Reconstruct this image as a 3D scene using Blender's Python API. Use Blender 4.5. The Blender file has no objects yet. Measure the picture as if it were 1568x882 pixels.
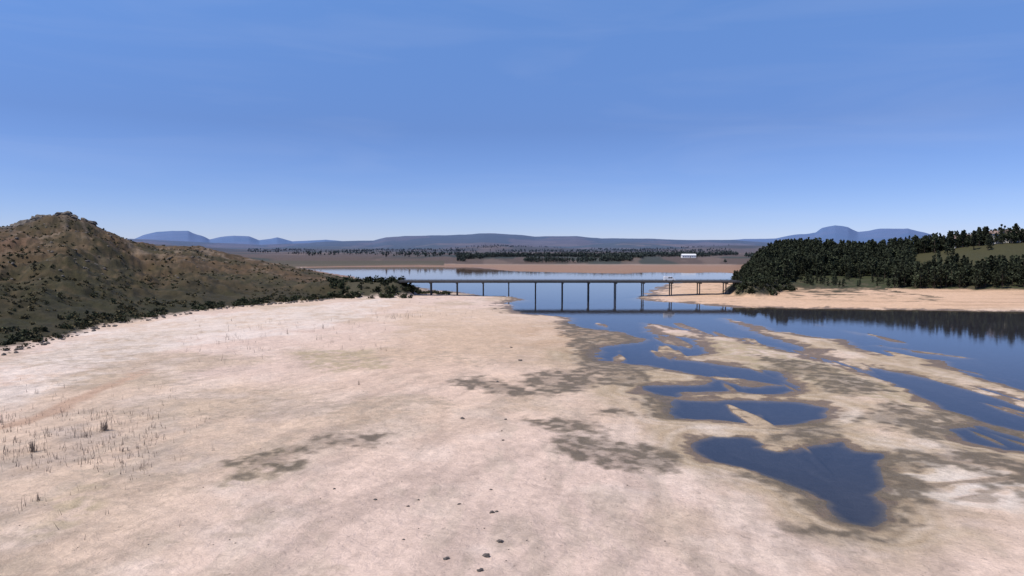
import bpy, math, numpy as np
from mathutils import Vector
H=20.0; F=1045.3; P=math.atan(59/F)
CP,SP=math.cos(P),math.sin(P)
sc=bpy.context.scene
# ---------- survey helpers: bearings measured from the photo -> world ground positions
def ray(u,v):
    X=(u-784)/F; Y=(441-v)/F
    return X, CP+Y*SP, -SP+Y*CP
def G(u,v,z=0.0):
    dx,dy,dz=ray(u,v); t=(z-H)/dz
    return (dx*t,dy*t)
def poly(pts): return np.array([G(u,v) for u,v in pts])
def azs(pts):
    a=[];s=[]
    for u,v in pts:
        dx,dy,dz=ray(u,v); a.append(dx/dy); s.append(dz/dy)
    return np.array(a),np.array(s)
# ---------- noise
T=np.random.default_rng(3).random((256,256))
def vn(x,y):
    xi=np.floor(x); yi=np.floor(y); fx=x-xi; fy=y-yi
    xi=xi.astype(np.int64)&255; yi=yi.astype(np.int64)&255
    x1=(xi+1)&255; y1=(yi+1)&255
    fx=fx*fx*(3-2*fx); fy=fy*fy*(3-2*fy)
    a=T[xi,yi]; b=T[x1,yi]; c=T[xi,y1]; d=T[x1,y1]
    return (a+(b-a)*fx)*(1-fy)+(c+(d-c)*fx)*fy
def fbm(x,y,o=4,seed=0,g=0.5):
    s=0;a=1;t=0
    x=x+seed*17.31; y=y+seed*9.77
    for i in range(o):
        s=s+a*vn(x,y); t+=a; a*=g
        x,y=(x*1.6-y*1.2)+11.3,(x*1.2+y*1.6)+5.1
    return s/t
def ss(a,b,x):
    t=np.clip((x-a)/(b-a),0,1); return t*t*(3-2*t)
def lerp(a,b,m):
    m=np.asarray(m)[...,None]; return a*(1-m)+np.asarray(b)*m
def sdist(P_,x,y,margin=30):
    """positive inside"""
    out=np.full(x.shape,-1e3)
    lo=P_.min(0)-margin; hi=P_.max(0)+margin
    idx=np.nonzero((x>lo[0])&(x<hi[0])&(y>lo[1])&(y<hi[1]))[0]
    if len(idx)==0: return out
    px=x[idx];py=y[idx]; d2=np.full(px.shape,1e12); ins=np.zeros(px.shape,bool)
    n=len(P_)
    for i in range(n):
        ax,ay=P_[i];bx,by=P_[(i+1)%n]
        ex=bx-ax;ey=by-ay;L=ex*ex+ey*ey+1e-9
        t=np.clip(((px-ax)*ex+(py-ay)*ey)/L,0,1)
        dx=px-ax-t*ex;dy=py-ay-t*ey
        np.minimum(d2,dx*dx+dy*dy,out=d2)
        c=((ay>py)!=(by>py))
        if ey!=0: ins^=c&(px<ax+(py-ay)*ex/ey)
    out[idx]=np.where(ins,1,-1)*np.sqrt(d2)
    return out
def pdist(L_,x,y):
    d2=np.full(x.shape,1e12)
    for i in range(len(L_)-1):
        ax,ay=L_[i];bx,by=L_[i+1];ex=bx-ax;ey=by-ay
        t=np.clip(((x-ax)*ex+(y-ay)*ey)/(ex*ex+ey*ey),0,1)
        np.minimum(d2,(x-ax-t*ex)**2+(y-ay-t*ey)**2,out=d2)
    return np.sqrt(d2)
# ---------- plan shapes
LAKE=poly([(455,410),(520,409),(640,408),(720,409),(780,415),(850,417),(960,419),(1000,417),(1060,418),(1100,417),(1128,419),(1124,430),(1060,432),(1020,435),(1000,445),(985,452),(965,457),(1000,461),(1080,467),(1130,471),(1250,473),(1400,475),(1568,478),(2000,484),
 (2100,800),(1568,662),(1500,645),(1440,622),(1390,600),(1340,580),(1290,562),(1230,543),(1170,528),(1120,516),(1060,514),(1075,530),(1090,541),(1030,549),(1120,560),(1190,570),(1210,583),(1232,598),(1200,604),(1120,600),(1050,603),(1045,611),(1130,613),(1230,616),(1268,626),(1262,640),(1220,650),(1180,652),(1100,645),(1035,640),(1028,625),(1026,608),(990,600),(985,591),(1030,588),(1080,588),(1082,578),(1040,568),(990,560),(925,552),(912,540),(920,530),(985,524),(990,519),(960,512),(925,505),(880,500),(866,494),(868,487),(845,483),(790,480),(780,471),(778,464),(800,459),(790,455),(740,452),(690,446),(640,440),(560,428),(500,417)])
POOLS=[poly([(1060,672),(1090,667),(1150,670),(1180,683),(1215,688),(1250,680),(1290,677),(1310,690),(1358,692),(1345,712),(1352,735),(1345,760),(1354,790),(1332,803),(1300,797),(1270,778),(1250,757),(1200,738),(1150,722),(1100,707),(1065,690)]),
 poly([(1452,656),(1500,652),(1560,668),(1620,695),(1540,688),(1470,674)])]
BARS=[poly(p) for p in ([(1158,684),(1180,681),(1212,686),(1190,691)],[(1095,578),(1150,583),(1195,590),(1150,592)],[(1240,560),(1300,572),(1330,585),(1290,580)],[(1340,528),(1420,538),(1480,548),(1420,543)],
 [(1105,486),(1140,494),(1190,508),(1290,520),(1340,543),(1440,551),(1452,563),(1490,576),(1568,598),(1700,630),(1568,614),(1500,594),(1380,572),(1320,558),(1260,542),(1200,524),(1165,512)],
 [(985,494),(1015,497),(1040,505),(1085,512),(1100,520),(1060,519),(1000,511)])]
MUD=[poly(p) for p in ([(1195,655),(1262,641),(1295,660),(1250,680),(1200,672)],[(1370,618),(1450,650),(1475,682),(1400,668),(1300,642)],[(1000,592),(1032,602),(1042,642),(1010,640),(985,605)],[(1355,698),(1480,697),(1600,745),(1568,765),(1450,718),(1360,722)],[(1150,545),(1250,560),(1330,590),(1300,600),(1200,570)],[(860,492),(940,508),(985,523),(910,528),(860,515)],
 [(700,592),(740,584),(800,598),(820,574),(900,570),(935,590),(860,606),(780,615),(740,605)],
 [(820,650),(850,645),(890,655),(892,664),(840,662)],
 [(835,685),(880,678),(960,688),(1040,703),(1000,718),(920,722),(880,710)],
 [(350,722),(440,690),(565,680),(550,692),(470,712),(420,735),(365,742)],
 [(898,631),(960,631),(955,637),(910,638)],
 [(885,520),(915,526),(925,555),(1000,565),(990,590),(940,590),(900,575),(880,555)],
 [(1250,588),(1300,586),(1345,600),(1290,608)],
 [(1440,628),(1568,665),(1568,690),(1440,660)],
 [(1480,688),(1568,703),(1640,770),(1568,742),(1500,715)],
 [(1225,806),(1340,828),(1300,832),(1240,822)],
 [(1180,735),(1250,752),(1300,800),(1400,760),(1370,700),(1350,800),(1330,818),(1260,800)])]
SALT=[poly(p) for p in ([(1270,670),(1330,668),(1400,672),(1450,685),(1400,715),(1360,700),(1300,688)],
 [(1400,720),(1500,725),(1568,745),(1568,800),(1480,770),(1440,740)],
 [(1030,549),(1120,553),(1200,560),(1310,585),(1260,580),(1180,572),(1100,562)],
 [(1240,625),(1400,640),(1450,655),(1400,660),(1280,645)],
 [(150,510),(300,487),(480,470),(560,462),(620,450),(560,490),(420,520),(250,540),(100,600),(0,640),(-100,640),(0,560)],
 [(1000,648),(1100,652),(1230,662),(1150,664),(1040,658)])]
OLIVE=[poly(p) for p in ([(1080,517),(1170,532),(1290,568),(1430,625),(1400,630),(1250,590),(1150,560),(1090,545)],
 [(330,730),(420,690),(500,690),(420,745),(350,750)],
 [(60,760),(160,740),(180,790),(80,830)],
 [(450,545),(560,540),(600,570),(480,580)])]
SCARP=np.array([G(u,v) for u,v in [(-300,760),(-100,700),(0,668),(60,648),(120,620),(170,598),(225,574)]])
# left hill
FOOT=[(-900,760),(-300,640),(0,547),(60,532),(150,507),(270,486),(350,474),(430,467),(500,462),(560,451),(640,444)]
fa,_=azs(FOOT); fd=np.array([G(u,v)[1] for u,v in FOOT])
hp=[(-900,330,300),(-300,362,320),(-60,358,330),(0,352,335),(38,347,340),(55,340,345),(72,334,350),(100,333,350),(130,342,352),(165,357,360),(205,373,380),(245,379,395),(295,378,400),(330,385,400),(400,400,400),(470,415,385),(530,428,370),(580,436,350),(640,444,330)]
ha,hs=azs([(a,b) for a,b,c in hp]); hd=np.array([c for a,b,c in hp],float); hz=np.maximum(20+hs*hd,0.0)
# right hill
TREE_H=11.5
rp=[(1100,388,480),(1125,380,480),(1190,369,470),(1250,366,460),(1300,371,440),(1350,370,415),(1430,361,405),(1480,353,400),(1540,346,395),(1600,344,395),(2200,330,400)]
ra,rs=azs([(a,b) for a,b,c in rp]); rd=np.array([c for a,b,c in rp],float); rz=np.maximum(20+rs*rd-TREE_H,0)
RF=[(1100,430),(1125,436),(1200,442),(1400,444),(1568,446),(2200,450)]
rfa,_=azs(RF); rfd=np.array([G(u,v,1.9)[1] for u,v in RF])
FR=[]
for dist,w0,w1,pts in [
 (4000,900,1500,[(-300,376),(200,376),(380,380),(500,377),(580,380),(660,373),(740,371),(800,375),(870,377),(950,371),(1010,373),(1100,376),(1300,376),(2000,376)]),
 (2500,900,1500,[(-300,372),(200,372),(330,380),(420,385),(480,385),(560,388),(640,386),(700,380),(760,376),(850,380),(950,383),(1050,380),(1120,376),(1300,378),(2000,378)]),
 (6000,2600,2500,[(-300,366),(200,366),(330,372),(400,375),(460,373),(500,370),(570,369),(590,364),(620,362),(700,360),(740,358),(790,360),(820,363),(880,362),(920,366),(1000,366),(1060,368),(1120,368),(1200,373),(2000,372)]),
 (14000,3500,2500,[(-400,364),(60,364),(200,368),(222,360),(240,356),(262,354),(290,354),(305,360),(322,367),(340,363),(358,361),(382,362),(398,368),(424,364),(448,370),(500,367),(540,371),(900,372),(1100,369),(1140,366),(1190,365),(1215,360),(1250,356),(1262,349),(1280,346),(1298,349),(1315,356),(1350,351),(1390,350),(1415,356),(1440,363),(1600,368),(2000,364)])]:
    a,s=azs(pts); FR.append((dist,w0,w1,a,20+s*dist))
def water_sd(x,y):
    s=-sdist(LAKE,x,y,60); s=np.where(s>900,60.0,s)
    for p in POOLS: s=np.minimum(s,-sdist(p,x,y,60))
    for b in BARS: s=np.maximum(s,sdist(b,x,y,60))
    amp=np.clip(y/110,0.6,3.0)
    s=s+amp*((fbm(x/9,y/9,3,1)-.5)*2.6+(fbm(x/2.6,y/2.0,4,2)-.5)*2.2)*ss(2000,300,y)
    shoal=(fbm(x/4.2,y/26,4,17)-.66)*34; m=(x>12)&(x<85)&(y<185)&(y>52); s=np.where(m,np.maximum(s,np.minimum(shoal,1.5)),s)
    return s
def terrain(x,y,col=False):
    az=x/np.maximum(y,1.0)
    az=np.where(y<1,np.sign(x)*9,az)
    sd=water_sd(x,y)
    land=ss(0,14,sd)
    h=np.where(sd>0,0.75*(1-np.exp(-sd/13)),np.clip(sd*0.12,-3,0))
    h=h+land*((fbm(x/14,y/14,3,4)-.5)*0.35+(fbm(x/2.5,y/2.5,4,5)-.5)*0.22+(fbm(x/1.8,y/1.8,4,7)-.5)*0.10+(fbm(x/.7,y/.7,2,6)-.5)*0.035)
    h=np.where(sd>0,np.maximum(h,0.02+0.03*np.minimum(sd,1)),h)
    ds=pdist(SCARP,x,y)
    # left hill
    df=np.interp(az,fa,fd); dr=np.maximum(np.interp(az,ha,hd),df+15); zr=np.interp(az,ha,hz)
    df=df+(fbm(x/12,y/12,3,8)-.5)*12
    s=(y-df)/(dr-df)
    prof=np.where(s<1,0.55*np.clip(s,0,1)+0.45*ss(0,1,s),np.clip(1-(s-1)*0.9,0,1))
    lh=zr*prof*ss(0.16,-0.1,az)
    rough=(fbm(x/22,y/22,5,9,0.55)-.5)
    near_r=ss(0.25,0.0,np.abs(s-1))
    lh=lh+ss(0,0.3,s)*ss(2.2,1.2,s)*np.clip(zr/20,0,1.3)*(rough*10*(1-0.75*near_r)+(fbm(x/4,y/4,4,10)-.5)*2.2)
    lh=np.where((s>0)&(az<0.05),np.maximum(lh,0),0)
    # right hill
    d0=np.interp(az,rfa,rfd); d1=np.interp(az,ra,rd); z1=np.interp(az,ra,rz)*ss(0.315,0.385,az)
    t=(y-d0)/(d1-d0)
    rh=np.where(t<1,z1*(0.5*np.clip(t,0,1)+0.5*ss(0,1,t)),z1*np.clip(1-(t-1)*0.5,0.25,1))
    rh=rh+ss(0,.5,t)*np.clip(z1/15,0,1)*(fbm(x/30,y/30,3,12)-.5)*3
    rh=np.where(az>0.3,np.maximum(rh,0),0)
    bank=ss(0.16,0.5,az)*ss(225,330,y)*ss(0,40,sd)*1.2
    h=h+land*(lh+np.where(t>0,rh,0)+bank)
    # road embankments at both bridge ends
    XL,XR=-46.0,95.5
    en=(fbm(x/6,y/6,3,15)-.5)*5
    el=6.3*ss(XL+7,XL-3,x)*ss(-150,-70,x)*ss(24,5,np.abs(y-292-ss(-60,-140,x)*30)+en)
    er=6.3*ss(XR-6,XR+3,x)*ss(24,5,np.abs(y-290-ss(98,130,x)*40)+en)*ss(165,120,x)
    h=np.where((y>240)&(y<420)&(np.maximum(el,er)>0.05),np.maximum(h,np.maximum(el,er)),h)
    # far country
    base=np.interp(y,[790,850,950,1300,2000,3000,16000],[0,2,8,10,15,22,40])*ss(0,25,sd)
    far=base
    for dist,w0,w1,a,z in FR:
        zz=np.interp(az+(fbm(az*60,az*0+dist,2,13)-.5)*.006,a,z)
        g=np.where(y<dist,np.exp(-((y-dist)/w0)**2*2),np.exp(-((y-dist)/w1)**2*2))
        far=np.maximum(far,zz*g*(1+(fbm(x/(dist*.05),y/(dist*.05),5,14,.55)-.5)*0.13))
    h=np.where(y>780,np.maximum(h,far*ss(0,25,sd)+np.minimum(h,0.6)),h)
    if not col: return h
    # -------- colour (linear albedo, with painted depth darkening and distance haze)
    n1=fbm(x/18,y/18,4,20); n2=fbm(x/5,y/5,4,21); n3=fbm(x/1.2,y/1.2,3,22); n4=fbm(x/40,y/60,3,23)
    c=np.tile(np.array([0.57,0.435,0.375]),(len(x),1))
    c=lerp(c,[0.53,0.40,0.31],ss(.40,.62,n4)*0.85)
    c=lerp(c,[0.43,0.33,0.25],ss(.48,.66,n1)*0.75)
    c=lerp(c,[0.63,0.51,0.45],ss(.5,.75,n2)*0.5)
    cx,cy=G(690,540); g=np.exp(-(((x-cx)/22)**2+((y-cy)/55)**2)); c=lerp(c,[0.54,0.385,0.285],g*0.65)
    gx,gy=G(150,690); g=np.exp(-(((x-gx)/22)**2+((y-gy)/20)**2))*ss(.35,.6,n2); c=lerp(c,[0.36,0.29,0.25],g*0.65)
    st=fbm(x/2.0+n1*3,y/7.0,4,24); c=lerp(c,[0.42,0.34,0.28],ss(.56,.72,st)*ss(140,60,y)*0.45)
    crk=np.abs(fbm(x/3.5,y/3.5,4,25)-.5); c=lerp(c,[0.40,0.31,0.26],ss(.018,.0,crk)*0.35*ss(.45,.6,n1))
    for p in SALT:
        m=ss(-2.5,2.5,sdist(p,x,y)+(n2-.5)*8); c=lerp(c,[0.66,0.585,0.55],m*0.5*ss(.25,.55,n3*.5+n2*.5))
    u_=x*.35+y*.94; w_=x*.94-y*.35; hs1=fbm(u_/9+n1*2,w_/2.6+n4*6,5,34,.6)
    c=c*(1-0.16*ss(.52,.70,hs1)*ss(170,90,y))[:,None]; c=c*(1+0.08*ss(.48,.32,hs1)*ss(170,90,y))[:,None]
    hs2=np.abs(fbm(x/7+n1*3,y/4.5+n4*3,5,35,.55)-.5); c=lerp(c,[0.33,0.255,0.20],ss(.022,.0,hs2)*.4*ss(190,100,y)*ss(.42,.6,n4*.5+n1*.5))
    sgn=(fbm(x/3,y/3,3,26)-.5)*2.0
    c=lerp(c,[0.40,0.26,0.19],ss(1.9,0.2,ds+sgn)*0.75*ss(140,90,y))
    sc_=np.clip(y/90,0.7,4)
    band=0.5+0.5*np.sin(sd*2.6/sc_+5*fbm(x/8,y/8,3,27))
    fore=ss(200,130,y)*ss(0,8,x)
    mzone=ss(.35,.6,fbm(x/11,y/11,4,29))
    c=lerp(c,[0.36,0.275,0.185],fore*ss(11,3,sd/sc_+(n2-.5)*10+(n3-.5)*3)*(0.25+0.55*mzone))
    c=lerp(c,[0.26,0.19,0.13],band*fore*ss(9,1,sd/sc_)*0.35*mzone)
    c=lerp(c,[0.60,0.52,0.46],(1-band)*fore*ss(9,3,sd/sc_)*ss(1,3,sd/sc_)*0.4*(1-mzone*.6))
    right=ss(0.15,0.3,az)*ss(215,235,y)*ss(800,700,y)
    c=lerp(c,[0.56,0.37,0.25],right*0.85)
    c=lerp(c,[0.34,0.22,0.15],right*ss(.5,.7,fbm(x/30,y/5,4,28))*0.5)
    gx,gy=G(860,515); g=np.exp(-(((x-gx)/16)**2+((y-gy)/32)**2)); c=lerp(c,[0.40,0.27,0.18],g*0.8*ss(.3,.6,n2))
    for p in OLIVE:
        m=ss(-1.5,2,sdist(p,x,y)+(n2-.5)*7); c=lerp(c,[0.33,0.27,0.165],m*0.6*ss(.3,.6,n3))
    gx,gy=G(1470,745); g=np.exp(-(((x-gx)/11)**2+((y-gy)/7)**2)); sw=.5+.5*np.sin(26*fbm(x/10+n2*.5,y/6,3,44)); c=lerp(c,[0.20,0.15,0.11],g*ss(.55,.85,sw)*.75*(sd>0)); c=lerp(c,[0.64,0.57,0.52],g*ss(.4,.1,sw)*.6)
    lt=ss(20,-10,x)*ss(170,110,y); hum=ss(.56,.66,fbm(x/1.6+n2*2,y/1.1,4,48)); c=lerp(c,[.34,.27,.215],hum*lt*ss(.42,.58,n1)*.55)
    c=c*np.array([1.15,1.14,1.075])
    wet=ss(1.9,0.9,sd/sc_+(n3-.5)*2.6+(n2-.5)*4)
    c=lerp(c,[0.165,0.115,0.075],wet*0.88)
    mudm=np.zeros(len(x))
    for i,p in enumerate(MUD):
        m=ss(-1.3,1.6,sdist(p,x,y)+.5+(n2-.5)*6+(n3-.5)*4)*(0.55+0.45*ss(.35,.6,n3)); mudm=np.maximum(mudm,m)
    c=lerp(c,[0.14,0.11,0.075],mudm*0.92)
    wetr=np.maximum(wet,mudm*0.5)
    c=lerp(c,[0.050,0.046,0.058],ss(0.25,-1.3,sd/sc_+(n3-.5)*.6))  # lakebed painted darker with depth, standing in for light the water absorbs
    emb_=ss(1.2,2.2,h+(n2-.5)*3)*(y>250)*(y<400)*(np.abs(x)<170); c=lerp(c,[.07,.062,.038],emb_*(sd>0))
    # hill scrub
    hm=ss(-0.0,0.03,s+(n3-.5)*0.03)*(az<0.05)*ss(0,6,sd)*ss(2.5,1.5,s)*ss(-0.08,-0.17,az)
    k1=fbm(x/28,y/28,5,30); k2=fbm(x/3,y/3,4,31)
    v=np.tile(np.array([0.12,0.088,0.052]),(len(x),1))
    v=lerp(v,[0.058,0.06,0.030],ss(.45,.62,k1)*0.8)
    v=lerp(v,[0.18,0.135,0.085],ss(.52,.72,k2)*0.55)
    v=lerp(v,[0.036,0.042,0.022],ss(.6,.1,s+(k1-.5)*.4)*0.75)
    v=lerp(v,[0.20,0.13,0.10],ss(.55,.7,fbm(x/50,y/50,4,32))*ss(.2,.5,s)*0.45)
    v=lerp(v,[0.27,0.23,0.18],ss(.62,.7,fbm(x/7,y/7,4,33))*ss(.4,.8,s)*0.7)
    v=lerp(v,[0.03,0.032,0.02],ss(.52,.62,fbm(x/1.8,y/1.8,3,36))*.55)
    v=lerp(v,[0.10,0.085,0.07],ss(.75,1.0,s+(k2-.5)*.5)*ss(-.6,-.66,az)*.7); v=v*np.array([.88,.78,.72])
    c=lerp(c,v,hm)
    # right side vegetation floor
    rm=ss(0.0,0.08,t+(n2-.5)*0.1)*ss(0.315,0.34,az)*(y<1500)
    w=np.tile(np.array([0.045,0.052,0.024]),(len(x),1))
    clr=ss(.56,.60,az)*ss(.22,.36,t)
    w=lerp(w,[0.066,0.06,0.028],np.clip(clr*(0.6+.4*k2),0,1)); w=lerp(w,[0.13,0.10,0.07],ss(.5,.65,k2)*(1-clr)*0.5*ss(.4,.1,t))
    c=lerp(c,w,rm)
    # far country
    fm=ss(25,60,sd+(n2-.5)*10)*ss(800,850,y)
    fl=fbm(az*9+y/900,y/260,4,40); f2=fbm(az*25,y/150,4,41)
    w=np.tile(np.array([0.105,0.074,0.055]),(len(x),1))
    w=lerp(w,[0.05,0.055,0.04],ss(.50,.58,fl)*0.9); w=lerp(w,[0.17,0.12,0.09],ss(.56,.66,f2)*0.7)
    w=lerp(w,[0.085,0.06,0.055],ss(3500,5500,y)*0.5); w=lerp(w,[0.04,0.045,0.035],ss(2200,3000,y)*ss(.5,.58,fbm(az*16,y/900,4,47))*.8)
    c=lerp(c,[0.27,0.16,0.105],(1-fm)*ss(470,500,y)*(s<50)*np.where(az<-.3,ss(740,780,y),1)*0.92)
    dk=np.exp(-((az+.02)/.15)**2)*ss(930,1000,y+n2*60)*ss(1500,1200,y+n4*300); w=lerp(w,[0.035,0.04,0.028],np.clip(dk*1.3,0,1)*ss(.33,.45,f2))
    dk=ss(1500,1900,y)*ss(3400,2700,y)*ss(.38,.5,fbm(az*14,y/500,3,43)); w=lerp(w,[0.05,0.045,0.035],dk*.85)
    c=lerp(c,w,fm)
    lm=ss(1.0,1.6,s)*(az<-0.1)*(y<900)*ss(10,25,sd)*(y>330); c=lerp(c,[0.09,0.075,0.045],lm*0.9)
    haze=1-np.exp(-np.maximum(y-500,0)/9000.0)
    c=lerp(c,[0.118,0.205,0.41],haze*0.97)  # blue aerial haze painted into the ground colour by distance
    return h,c,wetr
# ---------- mesh builder
def build(name,V,Q,C=None,mat=None,smooth=False,extra=None):
    me=bpy.data.meshes.new(name); V=np.asarray(V,np.float32); Q=np.asarray(Q,np.int32)
    k=Q.shape[1]
    me.vertices.add(len(V)); me.vertices.foreach_set("co",V.ravel())
    me.loops.add(Q.size); me.loops.foreach_set("vertex_index",Q.ravel())
    me.polygons.add(len(Q)); me.polygons.foreach_set("loop_start",np.arange(0,Q.size,k,dtype=np.int32))
    try: me.polygons.foreach_set("loop_total",np.full(len(Q),k,np.int32))
    except Exception: pass
    me.update(calc_edges=True)
    me.polygons.foreach_set("use_smooth",np.full(len(Q),smooth))
    if C is not None:
        a=me.color_attributes.new("Col",'FLOAT_COLOR','POINT')
        cc=np.ones((len(V),4),np.float32); cc[:,:3]=C; a.data.foreach_set("color",cc.ravel())
    if extra is not None:
        a=me.attributes.new("wet",'FLOAT','POINT'); a.data.foreach_set("value",np.asarray(extra,np.float32))
    o=bpy.data.objects.new(name,me); sc.collection.objects.link(o)
    if mat: me.materials.append(mat)
    return o
def newmat(name):
    m=bpy.data.materials.new(name); m.use_nodes=True; nt=m.node_tree
    return m,nt,nt.nodes["Principled BSDF"]
def simple(name,col,rough=0.8,metal=0,var=0.25,scale=2.0):
    m,nt,b=newmat(name); N=nt.nodes; L=nt.links
    geo=N.new("ShaderNodeNewGeometry"); no=N.new("ShaderNodeTexNoise"); no.inputs["Scale"].default_value=scale; no.inputs["Detail"].default_value=6
    L.new(geo.outputs["Position"],no.inputs["Vector"])
    mr=N.new("ShaderNodeMapRange"); mr.inputs["To Min"].default_value=1-var; mr.inputs["To Max"].default_value=1+var; mr.inputs["From Min"].default_value=.3; mr.inputs["From Max"].default_value=.7
    L.new(no.outputs["Fac"],mr.inputs["Value"])
    mx=N.new("ShaderNodeVectorMath"); mx.operation='SCALE'; mx.inputs[0].default_value=col; L.new(mr.outputs[0],mx.inputs["Scale"])
    L.new(mx.outputs[0],b.inputs["Base Color"]); b.inputs["Roughness"].default_value=rough; b.inputs["Metallic"].default_value=metal
    return m
def terrain_mat():
    m,nt,b=newmat("dry_lakebed_terrain"); N=nt.nodes; L=nt.links
    at=N.new("ShaderNodeAttribute"); at.attribute_name="Col"
    aw=N.new("ShaderNodeAttribute"); aw.attribute_name="wet"
    geo=N.new("ShaderNodeNewGeometry")
    def noise(s,d=8,dis=0.0,r=.6,sy=1.0):
        mp=N.new("ShaderNodeMapping"); mp.inputs["Scale"].default_value=(1,sy,1); L.new(geo.outputs["Position"],mp.inputs["Vector"])
        n=N.new("ShaderNodeTexNoise"); n.inputs["Scale"].default_value=s; n.inputs["Detail"].default_value=d; n.inputs["Roughness"].default_value=r; n.inputs["Distortion"].default_value=dis
        L.new(mp.outputs[0],n.inputs["Vector"]); return n
    def rng_(n,a,b_,c,d):
        r=N.new("ShaderNodeMapRange"); r.inputs["From Min"].default_value=a; r.inputs["From Max"].default_value=b_; r.inputs["To Min"].default_value=c; r.inputs["To Max"].default_value=d
        L.new(n.outputs["Fac"],r.inputs["Value"]); return r
    a1=rng_(noise(0.9,9,.6),.3,.7,.84,1.12); a2=rng_(noise(5,8,.3,.7),.3,.7,.86,1.12); a3=rng_(noise(.25,6,1.2,.6,.5),.35,.65,.95,1.04)
    a4=rng_(noise(1.7,5,0,.75),.61,.70,1.0,.55)
    mul=None
    for r in (a1,a2,a3,a4):
        if mul is None: mul=r
        else:
            q=N.new("ShaderNodeMath"); q.operation='MULTIPLY'; L.new(mul.outputs[0],q.inputs[0]); L.new(r.outputs[0],q.inputs[1]); mul=q
    sclv=N.new("ShaderNodeVectorMath"); sclv.operation='SCALE'; L.new(at.outputs["Color"],sclv.inputs[0]); L.new(mul.outputs[0],sclv.inputs["Scale"])
    L.new(sclv.outputs[0],b.inputs["Base Color"])
    rr=rng_(aw,0,1,.95,.5); L.new(rr.outputs[0],b.inputs["Roughness"])
    b.inputs["Specular IOR Level"].default_value=0.2
    bn=noise(1.3,10,.5,.65); bp=N.new("ShaderNodeBump"); bp.inputs["Distance"].default_value=.3; bp.inputs["Strength"].default_value=.75
    L.new(bn.outputs["Fac"],bp.inputs["Height"]); L.new(bp.outputs[0],b.inputs["Normal"])
    return m
# ---------- ground sheet
ro=np.concatenate([np.linspace(900,420,330),np.linspace(419,60,640)])
ys=H*F/ro
ys=np.concatenate([np.linspace(-15,ys[0]-1,20),ys,np.geomspace(ys[-1]*1.006,17000,330)])
tx=np.concatenate([np.linspace(-1.5,-0.86,60),np.linspace(-0.85,0.85,980),np.linspace(0.86,1.5,60)])
Yg,Tg=np.meshgrid(ys,tx,indexing='ij'); Xg=Tg*(Yg+18)
x=Xg.ravel(); y=Yg.ravel()
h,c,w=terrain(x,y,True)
nr,nc=Yg.shape
i=np.arange(nr*nc).reshape(nr,nc)
Q=np.stack([i[:-1,:-1],i[:-1,1:],i[1:,1:],i[1:,:-1]],-1).reshape(-1,4)
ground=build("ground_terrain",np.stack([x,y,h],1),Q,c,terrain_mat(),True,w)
def hz_(x,y):
    return terrain(np.atleast_1d(np.asarray(x,float)),np.atleast_1d(np.asarray(y,float)))
# ---------- water
m,nt,b=newmat("lake_water"); N=nt.nodes; L=nt.links
N.remove(b); out=N["Material Output"]
geo=N.new("ShaderNodeNewGeometry")
n1=N.new("ShaderNodeTexNoise"); n1.inputs["Scale"].default_value=.5; n1.inputs["Detail"].default_value=5
mp=N.new("ShaderNodeMapping"); mp.inputs["Scale"].default_value=(1,2.2,1); L.new(geo.outputs["Position"],mp.inputs["Vector"]); L.new(mp.outputs[0],n1.inputs["Vector"])
bp=N.new("ShaderNodeBump"); bp.inputs["Strength"].default_value=.12; bp.inputs["Distance"].default_value=.05; L.new(n1.outputs["Fac"],bp.inputs["Height"])
gl=N.new("ShaderNodeBsdfGlossy"); gl.inputs["Roughness"].default_value=.03; gl.inputs["Color"].default_value=(.93,.91,.90,1); L.new(bp.outputs[0],gl.inputs["Normal"])
df=N.new("ShaderNodeBsdfTransparent"); df.inputs["Color"].default_value=(.86,.9,.92,1)
fr=N.new("ShaderNodeFresnel"); fr.inputs["IOR"].default_value=1.33; L.new(bp.outputs[0],fr.inputs["Normal"])
mx=N.new("ShaderNodeMixShader"); L.new(fr.outputs[0],mx.inputs[0]); L.new(df.outputs[0],mx.inputs[1]); L.new(gl.outputs[0],mx.inputs[2]); L.new(mx.outputs[0],out.inputs["Surface"])
build("lake_water",[(-600,30,0),(900,30,0),(900,1000,0),(-600,1000,0)],[(0,1,2,3)],None,m)
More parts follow.
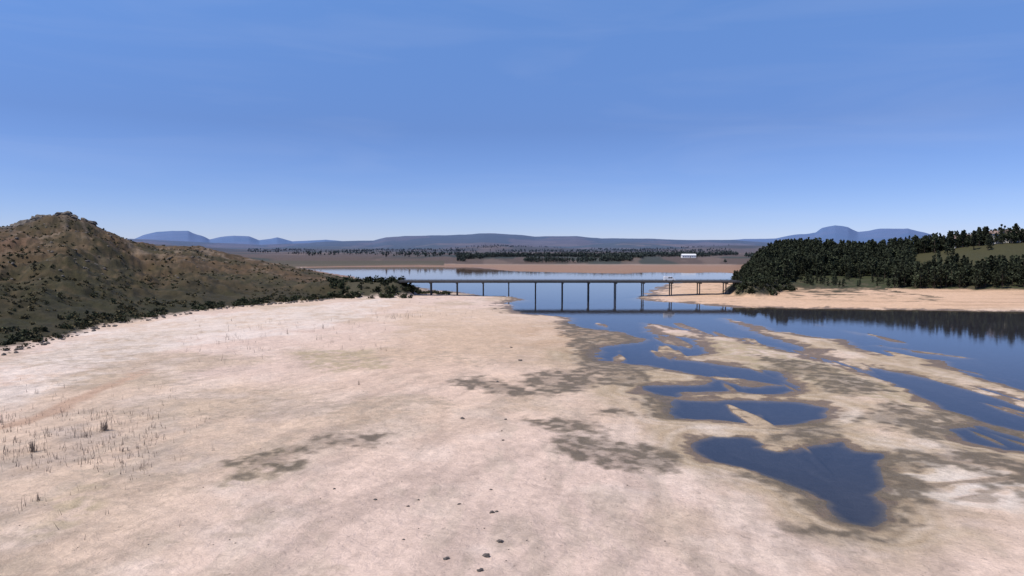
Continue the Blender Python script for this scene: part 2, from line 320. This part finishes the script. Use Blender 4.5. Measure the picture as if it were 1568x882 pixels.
# ---------- vegetation
mf,nt,b=newmat("foliage"); at=nt.nodes.new("ShaderNodeAttribute"); at.attribute_name="Col"; nt.links.new(at.outputs["Color"],b.inputs["Base Color"]); b.inputs["Roughness"].default_value=.8; b.inputs["Specular IOR Level"].default_value=.15
def cards(cent,size,r):
    n=len(cent); a=r.normal(size=(n,3)); a/=np.linalg.norm(a,axis=1)[:,None]
    t=r.normal(size=(n,3)); bb=np.cross(a,t); bb/=np.linalg.norm(bb,axis=1)[:,None]; cc=np.cross(a,bb)
    s=size*r.uniform(.5,1.1,(n,1))
    return np.stack([cent+bb*s,cent+cc*s*.7,cent-bb*s*.9,cent-cc*s*.6],1).reshape(-1,3)
def tree(r,kind,hh,nc,npc,cs):
    Vs=[];Qs=[];Cs=[];off=0
    if kind!='shrub':
        k=5; zs=[0,hh*.35,hh*.7,hh*.95]; rs_=[hh*.025,hh*.018,hh*.01,hh*.003]; lean=r.normal(0,.02,2)*hh
        for j,(z,rr) in enumerate(zip(zs,rs_)):
            an=np.arange(k)*2*np.pi/k
            Vs.append(np.stack([np.cos(an)*rr+lean[0]*z/hh,np.sin(an)*rr+lean[1]*z/hh,np.full(k,z)],1))
        for j in range(3):
            for q in range(k): Qs.append([[j*k+q,j*k+(q+1)%k,(j+1)*k+(q+1)%k,(j+1)*k+q]])
        Cs.append(np.tile([.07,.05,.035],(4*k,1))); off=4*k
    for _ in range(nc):
        if kind=='pine':
            z=r.uniform(.16,1.0); R=hh*.21*(1-z)**.75+hh*.015; an=r.uniform(0,6.28); rad=R*r.uniform(.35,1)
            ce=np.array([np.cos(an)*rad,np.sin(an)*rad,z*hh]); sp=hh*.055*(1.3-z)
        elif kind=='round':
            d=r.normal(size=3); d/=np.linalg.norm(d); d*=r.uniform(.45,1)
            ce=np.array([d[0]*hh*.3,d[1]*hh*.3,hh*.62+d[2]*hh*.33]); sp=hh*.085
        else:
            an=r.uniform(0,6.28); rad=r.uniform(0,.8)*hh
            ce=np.array([np.cos(an)*rad,np.sin(an)*rad,hh*r.uniform(.15,.75)*(1-rad/hh*.5)]); sp=hh*.22
        pts=ce+r.normal(size=(npc,3))*sp; pts[:,2]=np.maximum(pts[:,2],.02)
        V=cards(pts,cs,r); n=len(pts)
        q=np.arange(n*4).reshape(n,4)+off; off+=n*4
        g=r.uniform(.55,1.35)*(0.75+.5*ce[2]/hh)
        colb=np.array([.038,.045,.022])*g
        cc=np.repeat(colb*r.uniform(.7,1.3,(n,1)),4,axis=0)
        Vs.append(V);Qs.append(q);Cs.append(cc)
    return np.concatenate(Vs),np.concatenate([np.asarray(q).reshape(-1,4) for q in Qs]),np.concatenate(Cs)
def scatter(name,vars_,px,py,pz,sc_,tint=None):
    V=[];Q=[];C=[];off=0; r=np.random.default_rng(len(px))
    vi=r.integers(0,len(vars_),len(px)); an=r.uniform(0,6.28,len(px))
    for k,(v,q,c_) in enumerate(vars_):
        I=np.nonzero(vi==k)[0]
        if not len(I): continue
        ca,sa=np.cos(an[I])[:,None],np.sin(an[I])[:,None]; s=sc_[I][:,None]
        X=(v[None,:,0]*ca-v[None,:,1]*sa)*s+px[I][:,None]; Y=(v[None,:,0]*sa+v[None,:,1]*ca)*s+py[I][:,None]; Z=v[None,:,2]*s+pz[I][:,None]
        VV=np.stack([X,Y,Z],-1).reshape(-1,3)
        QQ=(q[None]+(np.arange(len(I))*len(v))[:,None,None]).reshape(-1,4)+off
        t=np.ones((len(I),1,3)) if tint is None else tint[I][:,None,:]
        CC=(c_[None]*t).reshape(-1,3)
        V.append(VV);Q.append(QQ);C.append(CC);off+=len(VV)
    return build(name,np.concatenate(V),np.concatenate(Q),np.concatenate(C),mf)
r=np.random.default_rng(11)
pines=[tree(r,'pine',9.5,26,9,.62) for _ in range(5)]
rounds=[tree(r,'round',7.5,18,12,.55) for _ in range(4)]
low=[tree(r,'round',8,9,6,1.25) for _ in range(3)]+[tree(r,'pine',9,10,5,1.1) for _ in range(2)]
shr=[tree(r,'shrub',.7,5,7,.28) for _ in range(5)]
# right-hand pine forest
n=17000; az=.325+.9*r.random(n)**1.25; yy=r.uniform(298,600,n)
t=(yy-np.interp(az,rfa,rfd))/(np.interp(az,ra,rd)-np.interp(az,rfa,rfd))
clump=fbm(az*30,yy/30,3,50)
keep=(t>0.05)&(t<1.7)
clear=(az>.585)&(t>.30)&(t<.95)
lowz=(az<.56)&(t<.3)
keep&=~(clear&(r.random(n)>.02)); keep&=~(lowz&(az>.41)&(r.random(n)>.2)); keep&=~((az<.56)&(t>.3)&(clump<.36)&(t<.6))
keep&=(r.random(n)<np.where(t>1.15,.3,1)*yy/420)
az,yy,t=az[keep],yy[keep],t[keep]; xx=az*yy; zz=hz_(xx,yy)
ok=(zz>0.8); xx,yy,zz,az,t=xx[ok],yy[ok],zz[ok],az[ok],t[ok]
scl=r.uniform(.55,1.2,len(xx))*(.55+.45*ss(.325,.37,az)); scl=np.where((az<.56)&(az>.41)&(t<.3),scl*.45,scl)
tint=np.clip(r.normal(.85,.28,(len(xx),1)),.4,1.6)*np.array([1.0,1.0,1.15])
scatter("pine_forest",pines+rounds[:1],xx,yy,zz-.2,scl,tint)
# distant treelines across the lake
pts=[]
for (u0,u1,d0,d1,k) in [(700,985,880,1080,3600),(440,720,1000,1500,500),(985,1130,1000,1300,900),(1110,1200,800,1100,350),(380,1120,1500,2600,2400),(790,900,860,880,60)]:
    a=(r.uniform(u0,u1,k)-784)/F; d=r.uniform(d0,d1,k); kk=fbm(a*22,d/120,3,61)>(.44 if u0==700 else .5); pts.append(np.stack([a[kk]*d[kk],d[kk]],1))
pts=np.concatenate(pts); zz=hz_(pts[:,0],pts[:,1]); ok=zz>.6; pts=pts[ok]; zz=zz[ok]
tree_haze=(1-np.exp(-np.maximum(pts[:,1]-300,0)/5000))[:,None]  # aerial haze by distance, painted into the tree tint below
tint=np.ones((len(pts),3))*(1-tree_haze)*1.4+tree_haze*np.array([2.6,3.4,14])
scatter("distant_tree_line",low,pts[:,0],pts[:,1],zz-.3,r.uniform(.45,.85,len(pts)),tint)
# hill scrub
n=20000; az=r.uniform(-1.0,-.17,n); yy=130*(400/130)**r.random(n)
df_=np.interp(az,fa,fd); s=(yy-df_)/(np.interp(az,ha,hd)-df_)
kk=fbm(az*yy/9,yy/9,3,70); keep=(s>.01)&(s<1.05)&(r.random(n)<ss(.35,.6,kk)*np.where(s<.1,.7,.42)); az,yy,s=az[keep],yy[keep],s[keep]
xx=az*yy; zz=hz_(xx,yy)
tint=np.where(r.random((len(xx),1))<.6,np.array([[3.0,2.1,2.2]]),np.array([[1.6,1.4,1.5]]))*r.uniform(.7,1.5,(len(xx),1))
scatter("hillside_scrub",shr,xx,yy,zz-.05,r.uniform(.35,1.25,len(xx))*np.where(s<.12,1.2,1),tint)
# bushes: patchy strip along the hill foot and thickets at the bridge ends
bx=[]
for _ in range(900):
    u=r.uniform(0,520)
    if r.random()<(.8 if u<330 else .4) or vn(np.array([u/14.]),np.array([3.3]))[0]<.42: continue
    a=(u-784)/F; d=np.interp(a,fa,fd)+r.uniform(0,13); bx.append((a*d,d,r.uniform(.4,1.4)))
for _ in range(270):
    u=r.uniform(505,690); a=(u-784)/F; d=(r.uniform(300,345) if r.random()<.55 else r.uniform(268,298)) if u<632 else r.uniform(296,312); bx.append((a*d,d,r.uniform(.8,2.7)*(1 if u<640 else .5)))
for _ in range(300):
    u=r.uniform(1128,1215); a=(u-784)/F; d=r.uniform(266,345); bx.append((a*d,d,r.uniform(.6,2.6)))
bx=np.array(bx); zz=hz_(bx[:,0],bx[:,1]); ok=zz>np.where(bx[:,0]>50,1.6,.1); bx=bx[ok];zz=zz[ok]
scatter("bush_thicket",[tree(r,'shrub',1,7,9,.3) for _ in range(4)],bx[:,0],bx[:,1],zz-.05,bx[:,2],r.uniform(.6,1.5,(len(bx),1))*np.ones(3))
# dry reeds and stalks on the lakebed
V=[];Q=[];C=[]
def blades(px,py,pz,n_,spread,hmin,hmax,w_=.022):
    for k in range(n_):
        a=r.uniform(0,6.28); rr=abs(r.normal(0,spread)); bx_,by_=px+math.cos(a)*rr,py+math.sin(a)*rr
        hh=r.uniform(hmin,hmax); lx,ly=r.normal(0,.16,2)*hh; o=len(V); th=r.uniform(0,3.14); wx,wy=math.cos(th)*w_,math.sin(th)*w_
        V.extend([(bx_-wx,by_-wy,pz-.05),(bx_+wx,by_+wy,pz-.05),(bx_+lx+wx*.4,by_+ly+wy*.4,pz+hh),(bx_+lx-wx*.4,by_+ly-wy*.4,pz+hh)])
        Q.append((o,o+1,o+2,o+3)); g=r.uniform(.6,1.3); C.extend([(.24*g,.19*g,.15*g)]*4)
spots=[(50,695,60,.35,.5,1.2),(160,662,60,.3,.5,1.4),(130,672,30,.5,.3,.9),(550,592,10,.1,.4,.9),(440,512,10,.2,.6,1.6),(495,504,10,.2,.6,1.9),(335,528,10,.3,.5,1.3),(350,522,10,.3,.5,1.3),(60,770,20,.4,.3,.7),(0,650,20,.4,.4,1.0),(55,605,8,.2,.4,1),(605,488,50,3.0,.6,1.6),(625,486,40,3,.6,1.4)]
for u,v,k,sp_,a,b_ in spots:
    X,Y=G(u,v,.6); blades(X,Y,float(hz_(X,Y)[0]),k,sp_,a,b_)
for (u0,u1,v0,v1,k) in [(0,240,630,730,330),(0,330,580,700,90),(280,600,490,540,110),(300,420,500,560,35),(0,300,600,860,40),(560,760,462,490,60)]:
    U=r.uniform(u0,u1,k);W=r.uniform(v0,v1,k); XY=np.array([G(a,b_,.6) for a,b_ in zip(U,W)]); ZZ=hz_(XY[:,0],XY[:,1])
    for (X,Y),Z in zip(XY,ZZ):
        if Z>.15: blades(X,Y,Z,r.integers(1,5),.25,.15,.7 if Y<110 else 1.2)
build("dry_reeds",V,Q,np.array(C),mf)
# ---------- rocks
def rockmesh(r,size,sub=2):
    import bmesh
    bm=bmesh.new(); bmesh.ops.create_icosphere(bm,subdivisions=sub,radius=1)
    o=r.uniform(0,50,3)
    for v in bm.verts:
        p=v.co; k=1+.35*math.sin(p.x*2.3+o[0])*math.cos(p.y*2.7+o[1])+.2*math.sin(p.z*5+o[2]+p.x*4)
        v.co=Vector((p.x*k*size*r.uniform(.93,1.07),p.y*k*size*.8*r.uniform(.93,1.07),p.z*k*size*.6))
    vs=np.array([v.co[:] for v in bm.verts]); fs=np.array([[v.index for v in f.verts] for f in bm.faces]); bm.free(); return vs,fs
mr_=simple("dark_stone",(.10,.085,.075),.9,0,.4,3); mr2=simple("outcrop_stone",(.13,.11,.09),.9,0,.45,.8)
def rocks(name,items,mat,sub=2):
    V=[];Q=[];off=0
    A=np.array(items); Z=hz_(A[:,0],A[:,1])
    for (X,Y,s),z in zip(items,Z):
        v,f=rockmesh(r,s,sub); V.append(v+np.array([X,Y,z+s*.15])); Q.append(f+off); off+=len(v)
    return build(name,np.concatenate(V),np.concatenate(Q),None,mat)
st=[(745,852,.26),(683,858,.18),(766,831,.22),(735,874,.18),(753,785,.2),(760,783,.12),(703,772,.13),(575,766,.14),(625,776,.12),(641,765,.1),(797,551,.35),(783,531,.25),(762,584,.25),(708,641,.25),(770,674,.14),(774,641,.16),(512,751,.12),(618,828,.1),(768,660,.1),(752,748,.12)]
items=[(*G(u,v,.65),s) for u,v,s in st]
for _ in range(60):
    u,v=r.uniform(0,1050),r.uniform(540,875)
    X,Y=G(u,v,.6); items.append((X,Y,r.uniform(.03,.07)))
A=np.array(items); items=[it for it,z in zip(items,hz_(A[:,0],A[:,1])) if z>.2]
rocks("scattered_stones",items,mr_)
it=[]
for _ in range(46):
    u=r.normal(90,26); d=np.interp((u-784)/F,ha,hd)+r.normal(-4,5); it.append(((u-784)/F*d,d,r.uniform(.8,2.6)))
for _ in range(22):
    u=r.normal(38,10); d=np.interp((u-784)/F,ha,hd)-8+r.normal(0,4); it.append(((u-784)/F*d,d,r.uniform(1.2,3.4)))
for _ in range(150):
    u=r.uniform(0,330); a=(u-784)/F; d=r.uniform(.3,1)*(np.interp(a,ha,hd)-np.interp(a,fa,fd))+np.interp(a,fa,fd); it.append((a*d,d,r.uniform(.2,.8)))
rocks("hill_rock_outcrop",it,mr2)
it=[]
for _ in range(40):
    u=r.uniform(1150,1205); a=(u-784)/F; d=np.interp(a,rfa,rfd)-r.uniform(0,6); it.append((a*d,d,r.uniform(.4,1.1)))
for _ in range(260):
    u=r.uniform(330,520) if r.random()<.6 else r.uniform(0,330); a=(u-784)/F; d=np.interp(a,fa,fd)-r.uniform(-3,5); it.append((a*d,d,r.uniform(.15,.6)))
rocks("shoreline_boulders",it,mr_,1)
# ---------- boxes
def box(V,Q,x0,x1,y0,y1,z0,z1):
    o=len(V); V.extend([(x0,y0,z0),(x1,y0,z0),(x1,y1,z0),(x0,y1,z0),(x0,y0,z1),(x1,y0,z1),(x1,y1,z1),(x0,y1,z1)])
    Q.extend([(o,o+3,o+2,o+1),(o+4,o+5,o+6,o+7),(o,o+1,o+5,o+4),(o+1,o+2,o+6,o+5),(o+2,o+3,o+7,o+6),(o+3,o,o+4,o+7)])
def part(name,boxes,mat,parent):
    V=[];Q=[]
    for bx_ in boxes: box(V,Q,*bx_)
    o=build(name,V,Q,None,mat); o.parent=parent; return o
def empty(name,loc=(0,0,0),rot=0):
    e=bpy.data.objects.new(name,None); sc.collection.objects.link(e); e.location=loc; e.rotation_euler=(0,0,rot); return e
# ---------- bridge
conc=simple("weathered_concrete",(.065,.062,.06),.85,0,.25,.8); asph=simple("asphalt",(.06,.06,.06),.9); rail=simple("galvanised_rail",(.12,.12,.12),.5,.5)
yb=290; x0,x1=(612-784)/F*yb,(1128-784)/F*yb
br=empty("road_bridge")
part("deck_slab",[(x0,x1,yb-4.6,yb+4.6,6.25,6.6)],conc,br)
part("road_surface",[(x0,x1,yb-3.8,yb+3.8,6.604,6.66)],asph,br)
part("girders",[(x0,x1,yb+o-.25,yb+o+.25,6.0,6.247) for o in (-3.8,-1.3,1.3,3.8)],conc,br)
part("kerb_parapets",[(x0,x1,yb-4.6,yb-4.2,6.603,6.85),(x0,x1,yb+4.2,yb+4.6,6.603,6.85)],conc,br)
bx_=[]
for sy in (-4.4,4.4):
    bx_+= [(x0,x1,yb+sy-.04,yb+sy+.04,7.12,7.2),(x0,x1,yb+sy-.04,yb+sy+.04,6.98,7.03)]
    k=x0+.5
    while k<x1: bx_.append((k-.05,k+.05,yb+sy-.06,yb+sy+.06,6.853,7.16)); k+=2.8
part("guard_rails",bx_,rail,br)
px=[(u-784)/F*yb for u in (660,700,740,779,820,861,901,942,984,1027,1070,1110)]
V=[];Q=[]
for X in px:
    for sy in (-1.8,1.8):
        o=len(V); k=12
        for z,rr in ((-2.5,.24),(5.6,.24)):
            for q in range(k): V.append((X+math.cos(q*6.2832/k)*rr,yb+sy+math.sin(q*6.2832/k)*rr,z))
        for q in range(k): Q.append((o+q,o+(q+1)%k,o+k+(q+1)%k,o+k+q))
o=build("pier_columns",V,Q,None,conc,True); o.parent=br
part("pier_caps",[(X-.32,X+.32,yb-4.0,yb+4.0,5.6,5.997) for X in px],conc,br)
part("abutments",[(x0-1,x0-.004,yb-4.6,yb+4.6,3,6.6),(x1+.004,x1+1,yb-4.6,yb+4.6,3,6.6)],conc,br)
# ---------- houses
white=simple("white_plaster",(.78,.77,.75),.8,0,.06); glass=simple("window_glass",(.03,.035,.04),.15); door=simple("door_wood",(.12,.07,.04))
def house(name,X,Y,L_,D_,hw,hr,roofcol,rot=0,wallmat=white,zoff=0):
    z=float(hz_(X,Y)[0])+zoff; e=empty(name,(X,Y,z),rot)
    part("walls",[(-L_/2,L_/2,-D_/2,D_/2,-1-zoff,hw)],wallmat,e)
    ov=.4; V=[(-L_/2-ov,-D_/2-ov,hw+.003),(L_/2+ov,-D_/2-ov,hw+.003),(L_/2+ov,D_/2+ov,hw+.003),(-L_/2-ov,D_/2+ov,hw+.003),(-L_/2-ov,0,hw+hr),(L_/2+ov,0,hw+hr)]
    Q4=[(0,1,5,4),(2,3,4,5),(0,3,2,1)]; me=bpy.data.meshes.new("roof"); me.from_pydata(V,[],Q4+[(0,4,3),(1,2,5)]); o=bpy.data.objects.new("roof",me); sc.collection.objects.link(o); me.materials.append(simple("roof_sheet",roofcol,.6)); o.parent=e
    k=max(2,int(L_/3)); ws=[]
    for q in range(k):
        cx=-L_/2+(q+.5)*L_/k
        if q==k//2: continue
        ws.append((cx-.5,cx+.5,-D_/2-.03,-D_/2-.003,.9,min(2.0,hw-.3)))
    part("windows",ws,glass,e); cx=-L_/2+(k//2+.5)*L_/k
    part("door",[(cx-.45,cx+.45,-D_/2-.04,-D_/2-.003,0,min(2.1,hw-.1))],door,e)
    return e
def at_u(u,d): return ((u-784)/F*d,d)
drab=simple("drab_plaster",(.35,.32,.28),.9)
house("white_lakeside_house",*at_u(1054,950),19,8,3.4,2.0,(.75,.75,.74))
house("farm_cottage",*at_u(1198,368),5,4,2.3,1.0,(.3,.29,.28),0,drab); house("farm_cottage",*at_u(1214,372),4,4,2.3,.9,(.2,.19,.18),.4,drab)
for u,d in [(1462,412),(1487,414),(1507,408),(1525,402),(1548,400)]:
    house("hilltop_house",*at_u(u,d),8,6,3.2,1.8,(.28,.2,.17),r.uniform(-.4,.4),zoff=3.0)
# ---------- white van crossing the bridge
van=empty("white_van",(66.5,yb-1.7,6.663))
paint=simple("white_paint",(.8,.8,.8),.35,0,.03); tyre=simple("tyre_rubber",(.03,.03,.03),.9)
pr=[(-2.3,.35),(2.2,.35),(2.35,.6),(2.3,1.0),(1.55,1.15),(1.05,1.85),(.8,1.98),(-2.1,2.0),(-2.3,1.85)]
k=len(pr); V=[(a,-.9,b_) for a,b_ in pr]+[(a,.9,b_) for a,b_ in pr]
me=bpy.data.meshes.new("body"); me.from_pydata(V,[],[tuple(range(k)),tuple(range(2*k-1,k-1,-1))]+[(q+k,(q+1)%k+k,(q+1)%k,q) for q in range(k)])
o=bpy.data.objects.new("body",me); sc.collection.objects.link(o); me.materials.append(paint); o.parent=van
part("side_windows",[(.25,1.0,-.91,-.903,1.2,1.7),(-.6,.1,-.91,-.903,1.2,1.7),(.25,1.0,.903,.91,1.2,1.7)],glass,van)
me=bpy.data.meshes.new("windscreen"); me.from_pydata([(1.52,-.8,1.22),(1.52,.8,1.22),(1.10,.8,1.81),(1.10,-.8,1.81)],[],[(0,1,2,3)]); o=bpy.data.objects.new("windscreen",me); sc.collection.objects.link(o); me.materials.append(glass); o.parent=van; o.location=(.04,0,.02)
V=[];Q=[];k=16
for wx_ in (-1.45,1.45):
    for wy_ in (-.92,.72):
        o_=len(V)
        for yy_ in (wy_,wy_+.2):
            for q in range(k): V.append((wx_+.33*math.cos(q*6.2832/k),yy_,.33+.33*math.sin(q*6.2832/k)))
        for q in range(k): Q.append((o_+q,o_+(q+1)%k,o_+k+(q+1)%k,o_+k+q))
        for s_ in (0,k):
            for q in range(1,k-2,2): Q.append((o_+s_,o_+s_+q,o_+s_+q+1,o_+s_+q+2))
build("wheels",V,Q,None,tyre).parent=van
# ---------- sky / sun / camera
EL,AZ=math.radians(58),math.radians(-112)
wd=bpy.data.worlds.new("World"); sc.world=wd; wd.use_nodes=True; N=wd.node_tree.nodes; L=wd.node_tree.links
sk=N.new("ShaderNodeTexSky"); sk.sky_type='NISHITA'; sk.sun_disc=False; sk.sun_elevation=EL; sk.sun_rotation=AZ; sk.air_density=1.0; sk.dust_density=0.0; sk.ozone_density=4.0; sk.altitude=500
bg=N["Background"]; bg.inputs["Strength"].default_value=.10
tc=N.new("ShaderNodeTexCoord"); sx=N.new("ShaderNodeSeparateXYZ"); L.new(tc.outputs["Generated"],sx.inputs[0])
cr=N.new("ShaderNodeValToRGB"); L.new(sx.outputs["Z"],cr.inputs[0]); e=cr.color_ramp.elements
e[0].position=0; e[0].color=(.41,.455,.74,1); e[1].position=1; e[1].color=(.5,.55,.65,1)
for p_,c_ in ((.08,(.37,.42,.655,1)),(.17,(.37,.42,.61,1)),(.34,(.58,.69,.88,1)),(.55,(.6,.66,.8,1))):
    q=e.new(p_); q.color=c_
ml=N.new("ShaderNodeVectorMath"); ml.operation='MULTIPLY'; L.new(sk.outputs[0],ml.inputs[0]); L.new(cr.outputs[0],ml.inputs[1])
sc2=N.new("ShaderNodeVectorMath"); sc2.operation='SCALE'; sc2.inputs["Scale"].default_value=1.85; L.new(ml.outputs[0],sc2.inputs[0])
mpc=N.new("ShaderNodeMapping"); mpc.inputs["Scale"].default_value=(1.2,1.2,9); L.new(tc.outputs["Generated"],mpc.inputs[0])
cn=N.new("ShaderNodeTexNoise"); cn.inputs["Scale"].default_value=2.2; cn.inputs["Detail"].default_value=7; cn.inputs["Distortion"].default_value=.6; L.new(mpc.outputs[0],cn.inputs["Vector"])
cm=N.new("ShaderNodeMapRange"); cm.inputs["From Min"].default_value=.45; cm.inputs["From Max"].default_value=.8; cm.inputs["To Max"].default_value=.13; L.new(cn.outputs["Fac"],cm.inputs["Value"])
cx_=N.new("ShaderNodeMixRGB"); cx_.inputs[2].default_value=(5.5,6.2,8.4,1); L.new(cm.outputs[0],cx_.inputs[0]); L.new(sc2.outputs[0],cx_.inputs[1]); L.new(cx_.outputs[0],bg.inputs["Color"])
ld=bpy.data.lights.new("sun","SUN"); ld.energy=4.3; ld.angle=math.radians(.5); ld.color=(1,.93,.84)
lo=bpy.data.objects.new("sun",ld); sc.collection.objects.link(lo)
d=Vector((math.sin(AZ)*math.cos(EL),math.cos(AZ)*math.cos(EL),math.sin(EL))); lo.rotation_euler=d.to_track_quat('Z','Y').to_euler()
cam=bpy.data.cameras.new("camera"); cam.lens=24; cam.sensor_width=36; cam.clip_end=60000; cam.clip_start=.5
co=bpy.data.objects.new("camera",cam); sc.collection.objects.link(co); co.location=(0,0,H); co.rotation_euler=(math.pi/2-P,0,0); sc.camera=co
sc.view_settings.view_transform='Standard'; sc.view_settings.look='None'; sc.view_settings.exposure=0
